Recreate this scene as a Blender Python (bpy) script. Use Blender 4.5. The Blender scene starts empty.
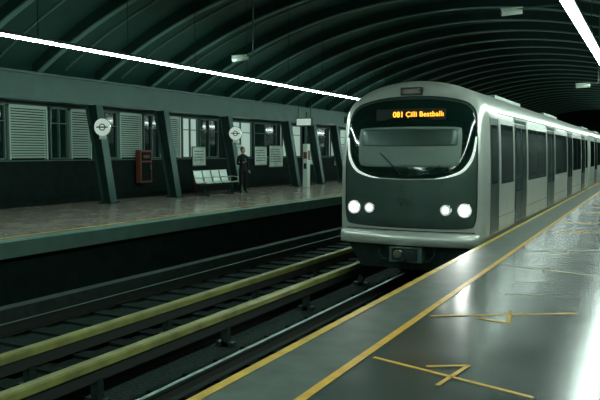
import bpy, bmesh, math, random
from mathutils import Vector, Matrix
random.seed(4)
S=bpy.context.scene
COL=S.collection
S.view_settings.view_transform='Standard'

# ------------------------------------------------------------ materials
def mat(name,col,rough=.5,metal=0.,emit=None,es=0.,noise=0.,nscale=6.,bump=0.,coat=0.,spec=.5):
    m=bpy.data.materials.new(name); m.use_nodes=True
    nt=m.node_tree; b=nt.nodes['Principled BSDF']
    b.inputs['Base Color'].default_value=(*col,1)
    b.inputs['Roughness'].default_value=rough
    b.inputs['Metallic'].default_value=metal
    b.inputs['Coat Weight'].default_value=coat
    b.inputs['Specular IOR Level'].default_value=spec
    if emit:
        b.inputs['Emission Color'].default_value=(*emit,1)
        b.inputs['Emission Strength'].default_value=es
    if noise>0 or bump>0:
        tc=nt.nodes.new('ShaderNodeTexCoord')
        n=nt.nodes.new('ShaderNodeTexNoise'); n.inputs['Scale'].default_value=nscale
        n.inputs['Detail'].default_value=6
        nt.links.new(tc.outputs['Object'],n.inputs['Vector'])
        if noise>0:
            r=nt.nodes.new('ShaderNodeValToRGB')
            r.color_ramp.elements[0].position=.3; r.color_ramp.elements[1].position=.72
            r.color_ramp.elements[0].color=(*[c*(1-noise) for c in col],1)
            r.color_ramp.elements[1].color=(*[min(1,c*(1+noise)) for c in col],1)
            nt.links.new(n.outputs['Fac'],r.inputs['Fac'])
            nt.links.new(r.outputs['Color'],b.inputs['Base Color'])
        if bump>0:
            bp=nt.nodes.new('ShaderNodeBump'); bp.inputs['Strength'].default_value=bump
            bp.inputs['Distance'].default_value=.02
            nt.links.new(n.outputs['Fac'],bp.inputs['Height'])
            nt.links.new(bp.outputs['Normal'],b.inputs['Normal'])
    return m

def tile_mat(name,c1,c2,joint,rough,scale,bw,rh,rvar=.12,bump=.05,spec=.5):
    m=bpy.data.materials.new(name); m.use_nodes=True
    nt=m.node_tree; b=nt.nodes['Principled BSDF']
    b.inputs['Specular IOR Level'].default_value=spec
    tc=nt.nodes.new('ShaderNodeTexCoord')
    br=nt.nodes.new('ShaderNodeTexBrick')
    br.offset=0
    br.inputs['Scale'].default_value=scale
    br.inputs['Brick Width'].default_value=bw; br.inputs['Row Height'].default_value=rh
    br.inputs['Mortar Size'].default_value=.004; br.inputs['Mortar Smooth'].default_value=.3
    br.inputs['Color1'].default_value=(*c1,1); br.inputs['Color2'].default_value=(*c2,1)
    br.inputs['Mortar'].default_value=(*joint,1)
    nt.links.new(tc.outputs['Object'],br.inputs['Vector'])
    n=nt.nodes.new('ShaderNodeTexNoise'); n.inputs['Scale'].default_value=1.7; n.inputs['Detail'].default_value=8
    nt.links.new(tc.outputs['Object'],n.inputs['Vector'])
    mx=nt.nodes.new('ShaderNodeMixRGB'); mx.blend_type='MULTIPLY'; mx.inputs['Fac'].default_value=.35
    nt.links.new(br.outputs['Color'],mx.inputs['Color1'])
    rr=nt.nodes.new('ShaderNodeValToRGB'); rr.color_ramp.elements[0].position=.3; rr.color_ramp.elements[1].position=.65
    rr.color_ramp.elements[0].color=(.35,.35,.35,1)
    nt.links.new(n.outputs['Fac'],rr.inputs['Fac']); nt.links.new(rr.outputs['Color'],mx.inputs['Color2'])
    nt.links.new(mx.outputs['Color'],b.inputs['Base Color'])
    mr=nt.nodes.new('ShaderNodeMapRange'); mr.inputs['To Min'].default_value=rough; mr.inputs['To Max'].default_value=rough+rvar
    nt.links.new(n.outputs['Fac'],mr.inputs['Value']); nt.links.new(mr.outputs['Result'],b.inputs['Roughness'])
    bp=nt.nodes.new('ShaderNodeBump'); bp.inputs['Strength'].default_value=bump; bp.inputs['Distance'].default_value=.006
    bp.invert=True
    nt.links.new(br.outputs['Fac'],bp.inputs['Height']); nt.links.new(bp.outputs['Normal'],b.inputs['Normal'])
    return m

M={}
M['silver']=mat('train_silver',(.70,.76,.69),.30,.5,noise=.06,nscale=2)
M['roof']=mat('train_roof',(.38,.48,.43),.45,.3,noise=.12,nscale=2)
M['glass']=mat('black_glass',(.005,.018,.014),.08,0,coat=.5)
M['panel']=mat('front_panel',(.060,.105,.09),.30,.4,noise=.15,nscale=3)
M['door']=mat('door_panel',(.06,.10,.085),.28,.5)
M['blind']=mat('cab_blind',(.17,.24,.21),.5)
M['black']=mat('rubber_black',(.007,.016,.013),.6)
M['dark']=mat('dark_steel',(.016,.034,.028),.55,.4,noise=.3,nscale=8)
M['white']=mat('white_enamel',(.66,.74,.66),.4)
M['signwhite']=mat('sign_white_lit',(.66,.74,.66),.4,emit=(.85,1,.9),es=.32)
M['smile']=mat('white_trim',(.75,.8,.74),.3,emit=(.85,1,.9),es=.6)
M['head']=mat('headlamp',(1,1,1),.3,emit=(1,1,.93),es=18)
M['head2']=mat('headlamp_inner',(1,1,1),.3,emit=(.92,1,.92),es=5)
M['refl_halo']=mat('lamp_reflector_halo',(.7,.75,.7),.3,.5,emit=(.85,1,.9),es=.4)  # reflector ring given emission to imitate the soft bloom around the headlamps
M['chrome']=mat('chrome',(.6,.65,.62),.18,1)
M['orange']=mat('led_orange',(.3,.1,.0),.5,emit=(1,.40,.03),es=2.6)
M['tube']=mat('fluorescent',(1,1,1),.5,emit=(.74,1,.90),es=165)
M['tubeR']=mat('fluorescent_panel',(1,1,1),.5,emit=(.80,1,.90),es=43)
M['rail']=mat('rail_steel',(.22,.31,.27),.4,.8)
M['railside']=mat('rail_rust',(.020,.028,.022),.8)
M['cover']=mat('third_rail_cover',(.25,.26,.075),.5,noise=.3,nscale=3)
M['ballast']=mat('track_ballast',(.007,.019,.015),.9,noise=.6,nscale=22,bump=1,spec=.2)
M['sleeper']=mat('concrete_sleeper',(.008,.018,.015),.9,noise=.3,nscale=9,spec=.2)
M['trough']=mat('trough_concrete',(.024,.042,.036),.8,noise=.3,nscale=5)
M['yellow']=mat('yellow_paint',(.60,.34,.03),.45,noise=.2,nscale=7)
M['yellowd']=mat('yellow_paint_worn',(.50,.33,.04),.5,noise=.3,nscale=5)
M['wpaint']=mat('white_paint',(.42,.44,.30),.45)
M['edgeR']=mat('edge_concrete',(.060,.085,.068),.5,noise=.3,nscale=4,spec=.35)
M['edgeL']=mat('edge_concrete_left',(.12,.23,.19),.5,noise=.15,nscale=3)
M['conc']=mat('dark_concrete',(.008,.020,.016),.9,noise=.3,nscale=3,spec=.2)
M['tileR']=tile_mat('platform_tiles',(.058,.080,.071),(.045,.066,.058),(.016,.026,.022),.14,1,.6,.6,.12)
M['tileL']=tile_mat('platform_tiles_left',(.43,.37,.31),(.39,.34,.28),(.17,.16,.13),.13,1,.6,.6,.1,.02)
M['ceil']=mat('ceiling_panel',(.020,.066,.054),.42,noise=.2,nscale=1)
M['rib']=mat('rib_steel',(.12,.225,.19),.4,.2)
M['col']=mat('column_green',(.009,.036,.031),.45,.2)
M['coledge']=mat('column_flange',(.028,.074,.064),.45,.2)
M['beam']=mat('beam_grey',(.06,.12,.10),.6,noise=.12,nscale=2)
M['wdark']=mat('wall_dark',(.004,.011,.009),.8,noise=.3,nscale=3,spec=.15)
M['wmid']=mat('wall_mid',(.028,.055,.048),.6,noise=.15,nscale=3)
M['louvre']=mat('louvre_white',(.36,.48,.42),.5)
M['lit']=mat('lit_interior',(.4,.46,.42),.6,emit=(.75,1,.88),es=.26)
M['red']=mat('red_enamel',(.15,.045,.032),.4)
M['poster']=mat('poster_white',(.5,.58,.52),.6,noise=.25,nscale=5)
M['seat']=mat('bench_metal',(.70,.78,.72),.35,.3)
M['skin']=mat('skin',(.32,.20,.15),.55)
M['hair']=mat('hair',(.012,.010,.009),.6)
M['coat']=mat('jacket_dark',(.008,.013,.013),.8,noise=.2,nscale=20,spec=.2)
M['jean']=mat('trousers_dark',(.006,.010,.011),.85,spec=.2)
M['eye']=mat('eye_white',(.6,.6,.58),.3)

# ------------------------------------------------------------ helpers
class B:
    def __init__(s,name):
        s.name=name; s.bm=bmesh.new(); s.mats=[]
    def mi(s,m):
        m=M[m] if isinstance(m,str) else m
        if m not in s.mats: s.mats.append(m)
        return s.mats.index(m)
    def _faces(s,vs,faces,m,smooth=False):
        k=s.mi(m); bv=[s.bm.verts.new(v) for v in vs]
        for f in faces:
            try:
                fc=s.bm.faces.new([bv[i] for i in f]); fc.material_index=k; fc.smooth=smooth
            except ValueError: pass
    def box(s,x0,x1,y0,y1,z0,z1,m,R=None):
        vs=[Vector((x,y,z)) for x in(x0,x1) for y in(y0,y1) for z in(z0,z1)]
        if R:
            c=Vector(((x0+x1)/2,(y0+y1)/2,(z0+z1)/2)); vs=[c+R@(v-c) for v in vs]
        s._faces(vs,[(0,1,3,2),(4,6,7,5),(0,4,5,1),(2,3,7,6),(0,2,6,4),(1,5,7,3)],m)
    def hexa(s,bot,top,m):
        vs=[Vector(v) for v in bot+top]
        s._faces(vs,[(3,2,1,0),(4,5,6,7),(0,1,5,4),(1,2,6,5),(2,3,7,6),(3,0,4,7)],m)
    def cyl(s,p1,p2,r,m,n=16,r2=None,smooth=True):
        p1=Vector(p1);p2=Vector(p2); r2=r if r2 is None else r2
        d=(p2-p1).normalized(); a=d.orthogonal().normalized(); b=d.cross(a)
        vs=[]
        for p,rr in((p1,r),(p2,r2)):
            for i in range(n):
                t=2*math.pi*i/n; vs.append(p+rr*(a*math.cos(t)+b*math.sin(t)))
        s._faces(vs,[(i,(i+1)%n,n+(i+1)%n,n+i) for i in range(n)],m,smooth)
        s._faces(vs[:n],[tuple(range(n))[::-1]],m); s._faces(vs[n:],[tuple(range(n))],m)
    def tube(s,pts,r,m,n=8,closed=False):
        pts=[Vector(p) for p in pts]; N=len(pts); rings=[]
        up=Vector((0,1,0))
        for i,p in enumerate(pts):
            a=pts[i-1] if (i>0 or closed) else p
            b=pts[(i+1)%N] if (i<N-1 or closed) else p
            d=(b-a).normalized(); u=d.cross(up)
            if u.length<1e-3: u=d.orthogonal()
            u.normalize(); v=d.cross(u)
            rr=r(i/(N-1)) if callable(r) else r
            rings.append([p+rr*(u*math.cos(2*math.pi*k/n)+v*math.sin(2*math.pi*k/n)) for k in range(n)])
        vs=[v for q in rings for v in q]; fs=[]
        for i in range(N if closed else N-1):
            j=(i+1)%N
            for k in range(n):
                fs.append((i*n+k,i*n+(k+1)%n,j*n+(k+1)%n,j*n+k))
        if not closed:
            fs.append(tuple(range(n))[::-1]); fs.append(tuple((N-1)*n+k for k in range(n)))
        s._faces(vs,fs,m,True)
    def prism_y(s,poly,y0,y1,m,smooth=False):
        n=len(poly); vs=[(x,y0,z) for x,z in poly]+[(x,y1,z) for x,z in poly]
        s._faces(vs,[(i,(i+1)%n,n+(i+1)%n,n+i) for i in range(n)],m,smooth)
        s._faces(vs[:n],[tuple(range(n))[::-1]],m); s._faces(vs[n:],[tuple(range(n))],m)
    def sph(s,c,r,m,sc=(1,1,1),seg=20,rings=12):
        vs=[];fs=[]; c=Vector(c)
        for i in range(rings+1):
            th=math.pi*i/rings
            for j in range(seg):
                ph=2*math.pi*j/seg
                vs.append(c+Vector((r*sc[0]*math.sin(th)*math.cos(ph),r*sc[1]*math.sin(th)*math.sin(ph),r*sc[2]*math.cos(th))))
        for i in range(rings):
            for j in range(seg):
                fs.append((i*seg+j,(i+1)*seg+j,(i+1)*seg+(j+1)%seg,i*seg+(j+1)%seg))
        s._faces(vs,fs,m,True)
    def done(s,parent=None,bevel=0,offset=(0,0,0)):
        bmesh.ops.remove_doubles(s.bm,verts=s.bm.verts,dist=1e-5)
        bmesh.ops.recalc_face_normals(s.bm,faces=s.bm.faces)
        me=bpy.data.meshes.new(s.name); s.bm.to_mesh(me); s.bm.free()
        for m in s.mats: me.materials.append(m)
        o=bpy.data.objects.new(s.name,me); COL.objects.link(o)
        if parent: o.parent=parent
        if bevel:
            b=o.modifiers.new('bevel','BEVEL'); b.width=bevel; b.segments=2; b.limit_method='ANGLE'
        return o
def empty(name,loc=(0,0,0)):
    e=bpy.data.objects.new(name,None); COL.objects.link(e); e.location=loc; e.empty_display_size=.2
    return e

Y0,Y1=-26,88
# ------------------------------------------------------------ floors and platforms
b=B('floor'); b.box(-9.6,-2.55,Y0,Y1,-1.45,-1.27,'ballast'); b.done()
b=B('platform_right')
b.box(-1.88,3.3,Y0,Y1,-.02,0,'tileR')
b.box(-2.50,-1.88,Y0,Y1,-.16,0,'edgeR')
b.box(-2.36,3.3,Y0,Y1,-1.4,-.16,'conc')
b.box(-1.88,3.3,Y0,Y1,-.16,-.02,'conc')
b.done()
b=B('platform_left')
b.box(-15.6,-10.05,Y0,Y1,-.02,0,'tileL')
b.box(-10.05,-9.65,Y0,Y1,-.02,0,'edgeL')
b.box(-15.6,-9.65,Y0,Y1,-.27,-.02,'edgeL')
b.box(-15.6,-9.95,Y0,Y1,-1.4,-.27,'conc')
b.done()
# painted lines
b=B('platform_edge_line')
b.box(-2.497,-2.42,Y0,Y1,.001,.004,'yellowd')
b.box(-1.915,-1.85,Y0,Y1,.001,.004,'yellow'); b.done()
b=B('platform_edge_line')
b.box(-10.25,-10.18,Y0,Y1,.001,.004,'yellow'); b.done()
def stroke(bb,p,q,w,m,z=.004):
    p=Vector((*p,0));q=Vector((*q,0)); d=(q-p).normalized(); n=Vector((-d.y,d.x,0))*w/2
    a=[p-n,q-n,q+n,p+n]
    bb.hexa([(v.x,v.y,.001) for v in a],[(v.x,v.y,z) for v in a],m)
for k in range(7):
    o=k*4.8
    b=B('boarding_marking')
    mk='yellow' if k==0 else ('wpaint' if k==1 else 'yellow')
    stroke(b,(-1.80,6.22+o),(-.62,6.93+o),.032,mk)
    stroke(b,(-1.80,4.76+o),(-.62,4.40+o),.032,mk)
    stroke(b,(-1.40,6.34+o),(-1.10,6.26+o),.032,mk); stroke(b,(-1.11,6.25+o),(-1.18,6.75+o),.032,mk)
    stroke(b,(-1.39,4.72+o),(-1.12,4.88+o),.032,mk); stroke(b,(-1.13,4.87+o),(-1.21,4.36+o),.032,mk)
    if k==0:
        stroke(b,(-1.38,7.55),(-1.02,7.68),.03,'wpaint'); stroke(b,(-1.40,8.3),(-1.02,8.5),.03,'wpaint')
    b.done()

# ------------------------------------------------------------ tracks
TCX=-3.945
def rail(bb,x,zt=-1.05):
    p=[(-.07,-.17),(.07,-.17),(.07,-.155),(.012,-.14),(.012,-.04),(.036,-.03),(.036,0),(-.036,0),(-.036,-.03),(-.012,-.04),(-.012,-.14),(-.07,-.155)]
    bb.prism_y([(x+a,zt+c) for a,c in p],Y0,Y1,'railside')
    bb.box(x-.026,x+.026,Y0,Y1,zt-.004,zt+.003,'rail')
for tcx in (TCX,-7.85):
    b=B('railway_track')
    for s in(-.74,.74): rail(b,tcx+s)
    y=Y0+.3
    while y<Y1-1:
        b.box(tcx-1.2,tcx+1.2,y,y+.26,-1.275,-1.23,'sleeper'); y+=.68
    b.done()
for x,sgn in((-6.46,1),(-5.42,-1)):
    b=B('third_rail')
    z=-.76
    b.prism_y([(x-.075,z-.09),(x-.075,z-.02),(x-.055,z),(x+.055,z),(x+.075,z-.02),(x+.075,z-.09),(x+.06,z-.09),(x+.06,z-.03),(x-.06,z-.03),(x-.06,z-.09)],Y0,Y1,'cover')
    b.prism_y([(x-.04,z-.24),(x+.04,z-.24),(x+.04,z-.10),(x-.04,z-.10)],Y0,Y1,'railside')
    y=Y0+.5
    while y<Y1:
        b.box(x-.05,x+.05,y,y+.1,-1.27,z-.22,'dark')
        b.box(x-.14,x+.14,y,y+.1,-1.27,-1.2,'dark')
        y+=2.6
    b.done()
b=B('cable_trough'); b.box(-6.1,-5.8,Y0,Y1,-1.27,-1.1,'sleeper'); b.done()
b=B('cable_trough'); b.box(-9.45,-9.2,Y0,Y1,-1.27,-1.0,'trough'); b.done()

# ------------------------------------------------------------ vault
CX,ZA,R=-6.1,6.3,16.7
def vz(x,off=0): return (ZA-R)+math.sqrt((R+off)**2-(x-CX)**2)
b=B('ceiling')
N=48; xs=[-15.95+ i*(2*9.85)/N for i in range(N+1)]
poly=[(x,vz(x,.34)) for x in xs]+[(x,vz(x,.46)) for x in xs[::-1]]
n=len(poly)
vs=[(x,Y0,z) for x,z in poly]+[(x,Y1,z) for x,z in poly]
b._faces(vs,[(i,i+1,n+i+1,n+i) for i in range(n-1)]+[(n-1,0,n,2*n-1)],'ceil',True)
b._faces(vs,[(i,n-1-i,n-2-i,i+1) for i in range(N)],'ceil')
b._faces(vs,[(n+i,n+n-1-i,n+n-2-i,n+i+1) for i in range(N)],'ceil')
b.done()
b=B('ceiling_ribs')
def arcbox(bb,y0,y1,o0,o1,m):
    X=[-15.3+i*18.4/40 for i in range(41)]
    for i in range(40):
        xa,xb=X[i],X[i+1]
        vs=[(xa,y0,vz(xa,o0)),(xb,y0,vz(xb,o0)),(xb,y1,vz(xb,o0)),(xa,y1,vz(xa,o0)),
            (xa,y0,vz(xa,o1)),(xb,y0,vz(xb,o1)),(xb,y1,vz(xb,o1)),(xa,y1,vz(xa,o1))]
        bb._faces(vs,[(3,2,1,0),(4,5,6,7),(0,1,5,4),(2,3,7,6)],m)
y=Y0+1.6
while y<86:
    arcbox(b,y-.02,y+.02,.02,.33,'col'); arcbox(b,y-.08,y+.08,-.02,.02,'rib')
    arcbox(b,y+1.18,y+1.22,.28,.33,'rib')
    y+=2.4
b.done()

# walls
WX=-15.6
b=B('wall_left')
b.box(WX-.3,WX,Y0,Y1,0,1.28,'wdark')
b.box(WX-.3,WX,Y0,Y1,2.82,3.65,'wmid')
b.box(WX-.3,WX-.12,Y0,Y1,1.28,2.82,'wdark')
b.done()
b=B('wall_right'); b.box(3.3,3.6,Y0,Y1,0,3.6,'wmid'); b.done()
b=B('wall_far'); b.box(-15.9,3.6,Y1,Y1+.2,-1.4,6.8,'wdark'); b.done()  # plain solid wall added to close off the far end, no opening
b=B('baseboard_left'); b.box(WX,WX+.03,Y0,Y1,0,.14,'wdark'); b.done()
b=B('trim_1'); b.box(WX-.02,WX+.05,Y0,Y1,1.27,1.30,'beam'); b.done()
b=B('beam'); 
b.box(-15.45,-15.05,Y0,Y1,2.98,3.62,'beam'); b.box(-15.5,-14.95,Y0,Y1,2.92,2.98,'coledge'); b.box(-15.5,-14.95,Y0,Y1,3.62,3.68,'coledge')
b.done()

# windows in the left wall
def louvre(k,y0,y1):
    b=B('window_%d'%k)
    b.box(WX-.1,WX-.08,y0,y1,1.33,2.8,'wdark')
    z=1.36
    while z<2.76:
        b.hexa([(WX-.07,y0+.03,z+.03),(WX,y0+.03,z),(WX,y1-.03,z),(WX-.07,y1-.03,z+.03)],
               [(WX-.07,y0+.03,z+.05),(WX,y0+.03,z+.02+.02),(WX,y1-.03,z+.04),(WX-.07,y1-.03,z+.05)],'louvre'); z+=.072
    for a,c in((y0,y0+.05),(y1-.05,y1)): b.box(WX-.09,WX+.02,a,c,1.32,2.82,'louvre')
    b.box(WX-.09,WX+.02,y0,y1,2.77,2.82,'louvre'); b.done()
def window(k,y0,y1,m='glass',z0=1.32,z1=2.82):
    b=B('window_%d'%k)
    b.box(WX-.1,WX-.06,y0,y1,z0,z1,m)
    for a,c in((y0,y0+.05),(y1-.05,y1),((y0+y1)/2-.02,(y0+y1)/2+.02)): b.box(WX-.06,WX+.01,a,c,z0,z1,'beam')
    b.box(WX-.06,WX+.01,y0,y1,z1-.04,z1,'beam'); b.box(WX-.06,WX+.01,y0,y1,z0,z0+.04,'beam'); 
    b.box(WX-.06,WX,y0,y1,2.35,2.38,'beam')
    b.done()
k=1
for a,c in((8,9.2),(10.5,11.6),(13.4,14.75),(15.65,16.5),(17.8,18.9),(20.0,21.0)): louvre(k,a,c); k+=1
for a,c,m in((9.3,10.4,'glass'),(11.7,13.3,'glass'),(14.85,15.55,'glass'),(16.6,17.7,'glass'),(19.0,19.9,'glass'),(21.2,22.2,'lit'),(22.3,23.6,'glass'),(24.4,26.2,'lit'),(26.4,28.4,'glass'),(29,31,'lit'),(31.4,34,'glass'),(34.5,37,'lit'),(38,41,'lit')): window(k,a,c,m); k+=1

# slanted columns
def column(y):
    b=B('slanted_column')
    xb,xt,zb,zt=-14.45,-15.0,0,2.93
    w=.14
    def slab(o0,o1,y0,y1,m,z0=zb,z1=zt):
        def X(z): return xb+(xt-xb)*(z/zt)
        b.hexa([(X(z0)+o0,y0,z0),(X(z0)+o1,y0,z0),(X(z0)+o1,y1,z0),(X(z0)+o0,y1,z0)],
               [(X(z1)+o0*1.25,y0,z1),(X(z1)+o1*1.25,y0,z1),(X(z1)+o1*1.25,y1,z1),(X(z1)+o0*1.25,y1,z1)],m)
    slab(-.17,.17,y-.03,y+.03,'col',.04)
    slab(.15,.175,y-w,y+w,'coledge',.04); slab(-.175,-.15,y-w,y+w,'coledge',.04)
    b.box(xb-.24,xb+.24,y-.2,y+.2,.001,.04,'dark')
    for sx in(-.21,.21):
        for sy in(-.17,.17): b.cyl((xb+sx,y+sy,.04),(xb+sx,y+sy,.08),.018,'chrome',8)
    b.done()
CY=(16.0,19.2,23.2,28.2,30.8,33.5,37.5,42,47,52,57,7,2.5)
for y in CY: column(y)

# round station signs fixed to columns
def round_sign(y,r):
    e=empty('round_sign',(-14.35,y,2.25)); e.rotation_euler=(0,0,math.radians(16))
    b=B('disc'); b.cyl((0,-.03,0),(0,.03,0),r,'signwhite',36); b.tube([(r*math.cos(t*math.pi/18),0,r*math.sin(t*math.pi/18)) for t in range(36)],.018,'chrome',8,True)
    b.cyl((0,-.034,0),(0,-.031,0),r*.42,'beam',24); b.cyl((0,-.037,0),(0,-.034,0),r*.28,'signwhite',24); b.box(-r*.7,r*.7,-.041,-.037,-.02,.02,'coledge'); b.done(e)
    b=B('bracket'); b.box(-.40,-r*.9,-.02,.02,-.05,.05,'dark'); b.box(-r*.4,r*.4,-.02,.02,-r-.10,-r+.02,'white'); b.done(e)
round_sign(15.65,.25); round_sign(22.9,.25)

# platform fluorescent strips
def strip(x,z,kind):
    e=empty('fluorescent_light_strip',(x,0,z))
    b=B('housing'); wd=.05 if kind=='L' else .09
    b.box(-wd,wd,Y0+.5,80,.025,.08,'coledge'); b.done(e)
    b=B('tube')
    if kind=='L': b.cyl((0,Y0+.5,0),(0,80,0),.018,'tube',10)
    else: b.prism_y([(-.07,.025),(-.055,-.02),(.055,-.02),(.07,.025)],Y0+.5,80,'tubeR')
    b.done(e)
    b=B('hanger_rods'); y=Y0+1.6
    while y<78:
        b.cyl((0,y,.08),(0,y,vz(x,-.02)-z),.008,'dark',6); y+=2.4
    b.done(e)
strip(-9.9,3.49,'L'); strip(-1.11,3.5,'R')

# ------------------------------------------------------------ train
T=empty('metro_train',(TCX,12,0))
HW=[(-.17,1.24),(-.10,1.34),(.05,1.375),(1.0,1.375),(1.6,1.36),(2.1,1.335),(2.25,1.315),(2.38,1.26),(2.5,1.15),(2.6,1.0),(2.69,.80),(2.76,.54),(2.80,.27),(2.815,0)]
def hw(z):
    for (a,p),(c,q) in zip(HW,HW[1:]):
        if a<=z<=c: return p+(q-p)*(z-a)/(c-a)
    return HW[0][1]
def surf(dx,z): return .17*(dx/1.3)**2+.34*(max(0,z-1.0)/1.78)**2 - 0.0
def catmull(P,n=6,closed=True):
    out=[];N=len(P)
    for i in range(N if closed else N-1):
        g=lambda k:(P[(i+k)%N] if closed else P[min(max(i+k,0),N-1)])
        p0,p1,p2,p3=g(-1),g(0),g(1),g(2)
        for j in range(n):
            t=j/n
            out.append(tuple(.5*(2*p1[a]+(p2[a]-p0[a])*t+(2*p0[a]-5*p1[a]+4*p2[a]-p3[a])*t*t+(3*p1[a]-p0[a]-3*p2[a]+p3[a])*t**3) for a in(0,1)))
    if not closed: out.append(tuple(P[-1]))
    return out
prof=[(w,z) for z,w in HW]+[(-w,z) for z,w in HW[:-1][::-1]]
prof=catmull(prof,3,False)
prof=prof+[(-.6,-.17),(0,-.17),(.6,-.17)]
def body(name,y0,y1,front=False):
    b=B(name); n=len(prof); rings=[]
    if front:
        for s,dy in((.0,0),(.25,0),(.5,0),(.7,0),(.85,0),(.92,.0),(.955,.02),(.98,.06),(.993,.10),(1,.17)):
            rings.append([(p[0]*s,y0+surf(p[0]*s,1.2+(p[1]-1.2)*s)+dy,1.2+(p[1]-1.2)*s) for p in prof])
        rings=rings[1:]
        rings.append([(p[0],y0+.9,p[1]) for p in prof])
    else:
        rings.append([(p[0]*.97,y0,1.2+(p[1]-1.2)*.97) for p in prof]); rings.append([(p[0],y0+.06,p[1]) for p in prof])
    rings.append([(p[0],y1-.06,p[1]) for p in prof]); rings.append([(p[0]*.97,y1,1.2+(p[1]-1.2)*.97) for p in prof])
    vs=[v for r in rings for v in r]; fs=[]
    for i in range(len(rings)-1):
        for k in range(n): fs.append((i*n+k,i*n+(k+1)%n,(i+1)*n+(k+1)%n,(i+1)*n+k))
    b._faces(vs,fs,'silver',True)
    for ring in(rings[0],rings[-1]):
        b._faces(ring,[tuple(range(n))],'silver')
    o=b.done(T)
    return o
body('car_body_1',0,20.8,True)
body('car_body_2',21.5,42.3); body('car_body_3',43.0,63.8)

def patch(name,outline,off,m,parent=T,edge=None):
    cx=sum(p[0] for p in outline)/len(outline); cz=sum(p[1] for p in outline)/len(outline)
    n=len(outline); b=B(name); rings=[]
    for s,o in((1,-.02),(1,off*.7),(.99,off),(.85,off),(.65,off),(.45,off),(.25,off),(.08,off)):
        rings.append([(cx+(p[0]-cx)*s,surf(cx+(p[0]-cx)*s,cz+(p[1]-cz)*s)-o,cz+(p[1]-cz)*s) for p in outline])
    vs=[v for r in rings for v in r]; fs=[]
    for i in range(len(rings)-1):
        for k in range(n): fs.append((i*n+k,i*n+(k+1)%n,(i+1)*n+(k+1)%n,(i+1)*n+k))
    b._faces(vs,fs,m,True); b._faces(rings[-1],[tuple(range(n))],m)
    return b.done(parent)
def sym(half): return half+[(-x,z) for x,z in half[::-1] if abs(x)>1e-6]
pan=catmull(sym([(0,.17),(.6,.175),(1.09,.20),(1.19,.27),(1.22,.5),(1.225,.9),(1.22,1.4),(1.19,1.9),(1.17,2.13),(1.10,2.30),(.92,2.41),(.5,2.49),(0,2.51)]),5)
patch('front_panel',pan,.012,'panel')
gl=catmull(sym([(0,1.02),(.45,1.03),(.77,1.07),(.99,1.16),(1.12,1.32),(1.19,1.6),(1.185,1.9),(1.15,2.11),(1.07,2.27),(.88,2.38),(.45,2.45),(0,2.46)]),5)
patch('windshield',gl,.026,'glass')
bl=catmull(sym([(0,1.25),(.4,1.25),(.82,1.26),(.93,1.33),(.96,1.6),(.95,1.88),(.88,1.95),(.4,1.965),(0,1.97)]),5)
patch('cab_blind',bl,.031,'blind')
bl2=catmull(sym([(0,1.62),(.4,1.62),(.84,1.63),(.89,1.66),(.90,1.75),(.89,1.88),(.84,1.92),(.4,1.93),(0,1.935)]),5)
patch('blind_upper',bl2,.035,'panel')
def ptube(name,pts,r,m,off=.03,n=8):
    b=B(name); b.tube([(x,surf(x,z)-off,z) for x,z in pts],r,m,n); return b.done(T)
for s,nm in((-1,'trim_curve_a'),(1,'trim_curve_b')):
    c=catmull([(s*1.19,1.78),(s*1.165,1.52),(s*1.10,1.33),(s*.96,1.17),(s*.72,1.08),(s*.5,1.045)],8,False)
    ptube(nm,c,lambda t:.005+.021*math.sin(math.pi*min(1,.12+t*.9)),'smile')
ptube('trim_curve_low',catmull([(-.52,1.045),(0,1.03),(.52,1.045)],8,False),.007,'white')
ptube('wiper_a',[(-.1,1.12),(-.5,1.5)],.010,'black',.045)
ptube('wiper_b',[(.2,1.12),(.62,1.28)],.010,'black',.045)
b=B('panel_gasket'); b.tube([(x,surf(x,z)-.012,z) for x,z in pan],.012,'black',6,True); b.done(T)
b=B('bumper_gap'); b.tube([(x,surf(x,.1)-.004,.11+.0*x) for x in [i*.1 for i in range(-12,13)]],.010,'black',6); b.done(T)
b=B('bumper')
X=[i*.1 for i in range(-12,13)]
pr=[(-.02,-.16),(-.07,-.14),(-.085,-.05),(-.085,.02),(-.06,.06),(-.0,.075),(.1,.075),(.1,-.16)]
vs=[];n=len(pr)
for x in X:
    for dy,z in pr: vs.append((x*1.08,surf(x,0)+dy,z))
fs=[(i*n+k,i*n+(k+1)%n,(i+1)*n+(k+1)%n,(i+1)*n+k) for i in range(len(X)-1) for k in range(n)]
b._faces(vs,fs,'silver',True); b._faces(vs[:n],[tuple(range(n))],'silver'); b._faces(vs[-n:],[tuple(range(n))],'silver'); b.done(T)
for x,r,m,pw in((-1.03,.09,'head',45),(-.71,.058,'head2',12),(.71,.058,'head2',12),(1.03,.09,'head',45)):
    y=surf(x,.5)
    b=B('headlight'); b.cyl((x,y-.035,.5),(x,y+.06,.5),r+.045,'chrome',28)
    b.cyl((x,y-.040,.5),(x,y-.034,.5),r+.035,'refl_halo',28)
    b.sph((x,y-.036,.5),r,m,(1,.35,1)); b.done(T)
    l=bpy.data.lights.new('headlight_beam','SPOT'); l.energy=pw; l.spot_size=math.radians(110); l.spot_blend=.8
    l.shadow_soft_size=.07; l.color=(.92,1,.93)
    lo=bpy.data.objects.new('headlight_beam',l); COL.objects.link(lo); lo.parent=T
    lo.location=(x,y-.15,.5); lo.rotation_euler=(math.radians(-88),0,0)
b=B('emblem')
for k in range(8):
    t=k*math.pi/8*1; 
    p=(.19*math.cos(t),.19*math.sin(t)); yy=surf(0,.72)-.018
    b.tube([(-.03+p[0],yy,.72+p[1]),(-.03-p[0],yy,.72-p[1])],.006,'beam',6)
for k in range(12):
    t=k*math.pi/6; b.sph((-.03+.15*math.cos(t),surf(0,.72)-.016,.72+.15*math.sin(t)),.015,'beam',seg=8,rings=6)
b.done(T)
b=B('marker_lamp'); yy=surf(0,2.60)
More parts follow.
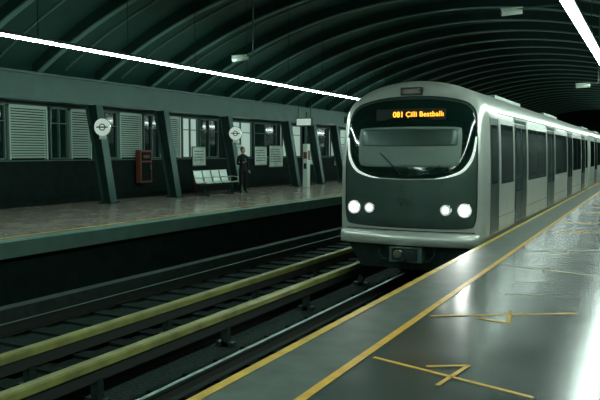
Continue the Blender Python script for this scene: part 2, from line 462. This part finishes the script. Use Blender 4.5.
b.box(-.20,.20,yy-.05,yy+.1,2.54,2.68,'black'); b.box(-.17,.17,yy-.055,yy-.05,2.565,2.655,mat('marker_glass',(.06,.03,.02),.2)); b.done(T)
b=B('destination_display'); yy=surf(0,2.19)
b.box(-.62,.66,yy-.03,yy-.01,2.09,2.29,'black'); b.done(T)
def text(name,s,x,z,size,yoff,m,parent):
    c=bpy.data.curves.new(name,'FONT'); c.body=s; c.size=size; c.extrude=.002; c.space_character=1.0
    c.align_x='LEFT'; c.align_y='CENTER'
    o=bpy.data.objects.new(name,c); COL.objects.link(o); o.data.materials.append(M[m])
    o.rotation_euler=(math.pi/2,0,0); o.location=(x,yoff,z); o.parent=parent
    return o
t=text('display_text_number','081',-.30,2.185,.135,surf(0,2.19)-.045,'orange',T); t.data.offset=.003
t=text('display_text','Çilli Bestballı',-.06,2.185,.125,surf(0,2.19)-.045,'orange',T); t.data.offset=.002; t.data.space_character=1.05

# underframe + coupler
b=B('underframe')
b.hexa([(-.95,.25,-.62),(.95,.25,-.62),(.95,.5,-.62),(-.95,.5,-.62)],[(-1.18,.14,-.15),(1.18,.14,-.15),(1.18,.6,-.15),(-1.18,.6,-.15)],'dark')
b.box(-1.0,1.0,.5,63,-.45,-.17,'black')
for base in(0,21.5,43):
    for yb in(2.3,17.0):
        for yy in(yb+base,yb+2.1+base):
            for s in(-.74,.74):
                b.cyl((s-.07,yy,-.63),(s+.07,yy,-.63),.415,'dark',28)
            b.cyl((-.8,yy,-.63),(.8,yy,-.63),.07,'dark')
        b.box(-1.0,-.86,yb-.5+base,yb+2.6+base,-.75,-.5,'dark'); b.box(.86,1.0,yb-.5+base,yb+2.6+base,-.75,-.5,'dark')
b.done(T)
b=B('coupler')
b.box(-.30,.30,-.04,.3,-.46,-.18,'beam')
b.box(-.23,.23,-.10,.05,-.42,-.20,'dark')
b.cyl((-.11,-.14,-.30),(-.11,-.08,-.30),.08,'chrome',20); b.cyl((.11,-.14,-.30),(.11,-.08,-.30),.06,'black',20)
b.box(-.16,.16,-.14,-.05,-.20,-.175,'chrome')
b.cyl((-.02,-.12,-.42),(-.02,.3,-.44),.04,'dark')
for s in(-.5,.5): b.tube([(s,.15,-.2),(s*1.05,.02,-.3),(s*.9,.0,-.42),(s*.6,.1,-.45)],.022,'black')
b.done(T,bevel=.008)

# side panels
def side(bb,y0,y1,z0,z1,off,m,sgn=1):
    n=6; zs=[z0+(z1-z0)*i/n for i in range(n+1)]
    vs=[]
    for z in zs:
        for y,o in((y0,off),(y1,off),(y1,-.03),(y0,-.03)):
            vs.append((sgn*(hw(z)+o),y,z))
    fs=[]
    for i in range(n):
        for k in range(4): fs.append((i*4+k,i*4+(k+1)%4,(i+1)*4+(k+1)%4,(i+1)*4+k))
    fs+= [(0,1,2,3),(n*4,n*4+1,n*4+2,n*4+3)]
    bb._faces(vs,fs,m)
for ci,base in enumerate((0,21.5,43.0)):
  for sgn in(1,-1):
    b=B('side_windows_and_doors_%d_%s'%(ci+1,'r' if sgn>0 else 'l'))
    if ci==0:
        side(b,.55,1.25,.05,2.12,.004,'door',sgn); side(b,.63,1.17,.95,2.0,.008,'glass',sgn)
        side(b,.53,.55,.05,2.14,.007,'black',sgn); side(b,1.25,1.27,.05,2.14,.007,'black',sgn)
        side(b,1.5,2.75,.92,2.04,.006,'glass',sgn)
    for d in(3.0,7.9,12.8,17.7):
        d0=base+d; d1=d0+1.4
        side(b,d0-.06,d1+.06,.02,2.16,.004,'black',sgn)
        for a,c in((d0,d0+.69),(d0+.71,d1)):
            side(b,a,c,.05,2.1,.010,'door',sgn); side(b,a+.06,c-.06,.70,2.02,.014,'glass',sgn)
        side(b,d0-.1,d1+.1,2.18,2.22,.03,'roof',sgn)
    for a,c in((4.65,7.6),(9.55,12.5),(14.45,17.4)):
        side(b,base+a,base+c,.88,2.04,.006,'glass',sgn)
        m=(a+c)/2; side(b,base+m-.03,base+m+.03,.88,2.04,.009,'black',sgn)
    if ci: side(b,base+.5,base+2.7,.88,2.04,.006,'glass',sgn)
    side(b,base+19.4,base+20.4,.88,2.04,.006,'glass',sgn)
    side(b,base+(1.3 if ci==0 else .2),base+20.7,.30,.33,.003,'black',sgn)
    side(b,base+(1.3 if ci==0 else .2),base+20.7,2.225,2.245,.01,'black',sgn)
    b.done(T)
b=B('gangways')
for y in(20.8,42.3):
    for k in range(7): 
        yy=y+k*.1; b.box(-1.0,1.0,yy,yy+.06,.0,2.45,'black')
    b.box(-.95,.95,y,y+.7,.02,2.42,'dark')
b.done(T)
b=B('roof_units')
for base in(0,21.5,43):
    for a in(4.5,12.5):
        b.box(-.62,.62,base+a,base+a+3.4,2.72,2.835,'roof')
        for k in range(8): b.box(-.5,.5,base+a+.3+k*.36,base+a+.5+k*.36,2.835,2.845,'dark')
b.done(T,bevel=.03)

# ------------------------------------------------------------ bench
E=empty('station_bench',(-14.05,21.15,0))
b=B('frame')
b.box(-.03,.03,-1.05,1.05,.34,.39,'dark')
for y in(-.8,.8):
    b.box(-.03,.03,y-.03,y+.03,.03,.36,'dark'); b.box(-.25,.25,y-.03,y+.03,0,.04,'dark')
b.done(E)
for i in range(4):
    yc=-.81+i*.54
    b=B('seat_%d'%(i+1))
    pts=[(.26,.43),(.20,.45),(.0,.425),(-.15,.43),(-.21,.50),(-.27,.70),(-.31,.88)]
    c=catmull(pts,4,False)
    n=len(c); vs=[]
    for x,z in c:
        for y in(-.235,-.2,0,.2,.235):
            e=.012 if abs(y)>.22 else 0
            vs.append((x,yc+y,z+e)); 
    fs=[(i*5+k,i*5+k+1,(i+1)*5+k+1,(i+1)*5+k) for i in range(n-1) for k in range(4)]
    b._faces(vs,fs,'seat',True)
    o=b.done(E); so=o.modifiers.new('s','SOLIDIFY'); so.thickness=.022
    b=B('armrest_%d'%(i+1)); b.tube([(.2,yc-.26,.42),(.2,yc-.26,.62),(-.05,yc-.26,.64),(-.25,yc-.26,.62)],.014,'seat'); b.done(E)
b=B('armrest_5'); b.tube([(.2,1.09,.42),(.2,1.09,.62),(-.05,1.09,.64),(-.25,1.09,.62)],.014,'seat'); b.done(E)

# ------------------------------------------------------------ wall furniture
def cabinet(name,y0,y1,z0,z1,x,m,d=.2):
    e=empty(name,(x,(y0+y1)/2,(z0+z1)/2)); w=(y1-y0)/2;h=(z1-z0)/2
    b=B('case'); b.box(0,d,-w,w,-h,h,'red'); b.done(e,bevel=.01)
    b=B('door'); b.box(d+.001,d+.02,-w+.07,w-.07,-h+.07,h*.25,'wdark'); b.box(d+.001,d+.02,-w+.07,w-.07,h*.35,h-.07,'wdark'); b.box(d+.02,d+.04,w-.14,w-.11,-.1,.05,'chrome'); b.box(d+.02,d+.025,-w+.14,w-.14,h*.5,h*.7,'red'); b.done(e)
cabinet('fire_hose_cabinet',18.5,19.1,.5,1.6,WX+.06,'red')
def poster(name,y0,y1,z0,z1):
    x=WX+.055
    b=B(name); b.box(x,x+.025,y0,y1,z0,z1,'beam'); b.box(x+.025,x+.03,y0+.04,y1-.04,z0+.04,z1-.04,'poster')
    z=z1-.2
    while z>z0+.15: b.box(x+.03,x+.032,y0+.12,y1-.15-random.random()*.2,z,z+.03,'wmid'); z-=.11
    b.done()
for p in((21.7,22.6,1.0,1.75),(24.3,25.2,.95,1.9),(26.3,27.4,.95,1.8),(27.6,28.9,.85,1.85),(31.0,32.2,.9,1.8),(34.8,36.2,.8,2.0)): poster('notice_board',*p)
def extinguisher(x,y):
    e=empty('fire_extinguisher',(x,y,0))
    b=B('cylinder'); b.cyl((0,0,.1),(0,0,.52),.08,'red',20); b.sph((0,0,.52),.08,'red',(1,1,.6)); b.cyl((0,0,.55),(0,0,.62),.025,'dark',12); b.cyl((0,0,0),(0,0,.1),.07,'dark',16); b.done(e)
    b=B('handle'); b.box(-.02,.12,-.015,.015,.62,.65,'dark'); b.tube([(.03,0,.6),(.14,0,.55),(.12,0,.35),(.1,0,.2)],.012,'black'); b.done(e)
extinguisher(-15.3,21.6)
e=empty('emergency_call_post',(-13.75,27.8,0))
b=B('post'); b.box(-.12,.12,-.14,.14,0,1.9,'white'); b.done(e,bevel=.02)
b=B('face'); b.box(-.08,.10,-.15,-.14,1.25,1.55,'red'); b.box(-.06,.08,-.155,-.14,.8,1.05,'dark'); b.box(.12,.13,-.1,.1,1.2,1.6,'red'); b.done(e)
b=B('pole'); b.cyl((0,0,1.9),(0,0,3.3),.03,'beam'); b.done(e)
def hang(name,x,y,z,w,h,m,txt=None):
    e=empty(name,(x,y,z))
    b=B('box'); b.box(-w/2,w/2,-.07,.07,-h/2,h/2,'dark'); b.box(-w/2+.03,w/2-.03,-.075,-.07,-h/2+.03,h/2-.03,m); b.done(e,bevel=.01)
    b=B('rods')
    for s in(-.4,.4): b.cyl((s*w,0,h/2),(s*w,0,vz(x+s*w,-.02)-z),.012,'dark',8)
    b.done(e)
hang('platform_sign',-12.7,25.5,2.75,.7,.32,'signwhite')
hang('platform_sign',-12.3,29.5,3.0,.7,.3,'wmid')
hang('platform_sign',-11.6,31,2.8,.9,.35,'wdark')
def cctv(x,y,z,arm=.6):
    e=empty('security_camera',(x,y,z))
    b=B('arm'); b.cyl((arm,0,0),(arm,0,vz(x+arm,-.02)-z),.022,'beam',10); b.tube([(arm,0,0),(0,0,0)],.02,'beam'); b.done(e)
    b=B('housing'); b.cyl((-.26,-.05,-.07),(.12,.05,-.04),.06,'white',20); b.cyl((-.275,-.055,-.071),(-.26,-.05,-.07),.045,'black',16); b.box(-.28,.14,-.07,.07,.0,.02,'white'); b.done(e)
cctv(-2.55,14.5,4.35,.9); cctv(-1.9,22.5,3.55,.35); cctv(-9.0,14.7,3.85,.3)

# ------------------------------------------------------------ person
def person(loc,rot):
    e=empty('standing_person',loc); e.rotation_euler=(0,0,rot)
    J={'pel':((0,0,.92),(.135,.10)),'wai':((0,0,1.05),(.125,.09)),'che':((0,-.01,1.25),(.155,.105)),'shc':((0,0,1.38),(.12,.085)),
       'nek':((0,0,1.45),(.052,.055)),'hdb':((0,-.015,1.50),(.05,.055)),
       'sL':((.165,0,1.36),(.062,.062)),'eL':((.22,.03,1.09),(.045,.045)),'wL':((.20,-.10,.88),(.030,.032)),
       'sR':((-.165,0,1.36),(.062,.062)),'eR':((-.215,.02,1.09),(.046,.046)),'wR':((-.10,-.22,1.14),(.030,.032)),
       'hL':((.09,0,.86),(.092,.095)),'kL':((.10,-.02,.49),(.062,.066)),'aL':((.11,.02,.10),(.042,.046)),'tL':((.12,-.13,.045),(.042,.03)),
       'hR':((-.09,0,.86),(.092,.095)),'kR':((-.11,-.04,.49),(.062,.066)),'aR':((-.13,.0,.10),(.042,.046)),'tR':((-.15,-.15,.045),(.042,.03))}
    L=[('pel','wai'),('wai','che'),('che','shc'),('shc','nek'),('nek','hdb'),('shc','sL'),('sL','eL'),('eL','wL'),('shc','sR'),('sR','eR'),('eR','wR'),
       ('pel','hL'),('hL','kL'),('kL','aL'),('aL','tL'),('pel','hR'),('hR','kR'),('kR','aR'),('aR','tR')]
    def skin(name,J,L,root,lv=2):
        ks=list(J); me=bpy.data.meshes.new(name); me.from_pydata([J[k][0] for k in ks],[(ks.index(a),ks.index(c)) for a,c in L],[])
        o=bpy.data.objects.new(name,me); COL.objects.link(o)
        o.modifiers.new('skin','SKIN')
        for i,k in enumerate(ks):
            me.skin_vertices[0].data[i].radius=J[k][1]; me.skin_vertices[0].data[i].use_root=(k==root)
        s=o.modifiers.new('sub','SUBSURF'); s.levels=lv; s.render_levels=lv
        bpy.context.view_layer.update()
        dg=bpy.context.evaluated_depsgraph_get()
        nm=bpy.data.meshes.new_from_object(o.evaluated_get(dg)); bpy.data.objects.remove(o)
        o=bpy.data.objects.new(name,nm); COL.objects.link(o); o.parent=e
        for p in nm.polygons: p.use_smooth=True
        return o
    o=skin('body',J,L,'pel')
    me=o.data; me.materials.clear()
    for m in('coat','jean','skin','black'): me.materials.append(M[m])
    for p in me.polygons:
        c=p.center
        p.material_index=3 if c.z<.10 else (2 if c.z>1.44 else (1 if (c.z<.86 and abs(c.x)<.19) else 0))
    def hand(name,w,d,side):
        w=Vector(w); d=Vector(d).normalized(); a=Vector((1,0,0)) if abs(d.x)<.8 else Vector((0,1,0)); a=(a-d*a.dot(d)).normalized(); c=d.cross(a)*side
        J={'w':(tuple(w-d*.01),(.026,.024)),'p':(tuple(w+d*.05),(.034,.018))}; L=[('w','p')]
        for i,(o_,l) in enumerate(((-.027,.07),(-.009,.08),(.009,.075),(.027,.06))):
            b0=w+d*.075+a*o_; b1=b0+d*l*.5+c*.008; b2=b1+d*l*.4+c*.022
            for q,pp in enumerate((b0,b1,b2)): J['f%d%d'%(i,q)]=(tuple(pp),(.009-.001*q,)*2)
            L+=[('p','f%d0'%i),('f%d0'%i,'f%d1'%i),('f%d1'%i,'f%d2'%i)]
        t0=w+d*.03-a*.035; t1=t0+d*.03-a*.02+c*.01
        J['t0']=(tuple(t0),(.011,.011)); J['t1']=(tuple(t1),(.009,.009)); L+=[('w','t0'),('t0','t1')]
        h=skin(name,J,L,'w',1); h.data.materials.clear(); h.data.materials.append(M['skin'])
    hand('hand_left',(.20,-.10,.88),(0,-.35,-1),1); hand('hand_right',(-.10,-.22,1.14),(.5,-.6,.5),-1)
    b=B('head'); c=(0,-.02,1.60)
    b.sph(c,.098,'skin',(.80,.98,1.18)); b.sph((0,-.045,1.535),.058,'skin',(.85,.95,.8))
    b.sph((0,-.118,1.59),.016,'skin',(.8,1.2,1.4)); b.sph((0,-.108,1.55),.018,mat('lips',(.25,.09,.08),.5),(1.2,.5,.35))
    for s in(-1,1):
        b.sph((s*.03,-.105,1.615),.011,'eye'); b.sph((s*.03,-.113,1.615),.005,'hair'); b.sph((s*.078,-.01,1.595),.022,'skin',(.4,.8,1.2)); b.sph((s*.03,-.108,1.636),.014,'hair',(1.2,.4,.25))
    b.sph((0,.008,1.632),.103,'hair',(.83,.93,1.02)); b.done(e)
    b=B('jacket_collar'); b.tube([(.062*math.cos(t*math.pi/8),.062*math.sin(t*math.pi/8)-.003,1.44) for t in range(16)],.02,'coat',8,True); b.done(e)
    b=B('phone'); b.box(-.075,-.005,-.275,-.265,1.17,1.31,'black',Matrix.Rotation(-.5,3,'X')); b.done(e)
person((-13.45,21.95,0),math.radians(60))

# ------------------------------------------------------------ world & camera
w=bpy.data.worlds.new('world'); S.world=w; w.use_nodes=True
w.node_tree.nodes['Background'].inputs['Color'].default_value=(.15,.6,.42,1)
w.node_tree.nodes['Background'].inputs['Strength'].default_value=.10
cam=bpy.data.cameras.new('camera'); co=bpy.data.objects.new('camera',cam); COL.objects.link(co)
cam.lens=42; cam.sensor_width=36; cam.clip_end=300
co.location=(0,0,1.5)
co.rotation_euler=(math.radians(90-3.84),0,math.radians(26.84))
S.camera=co
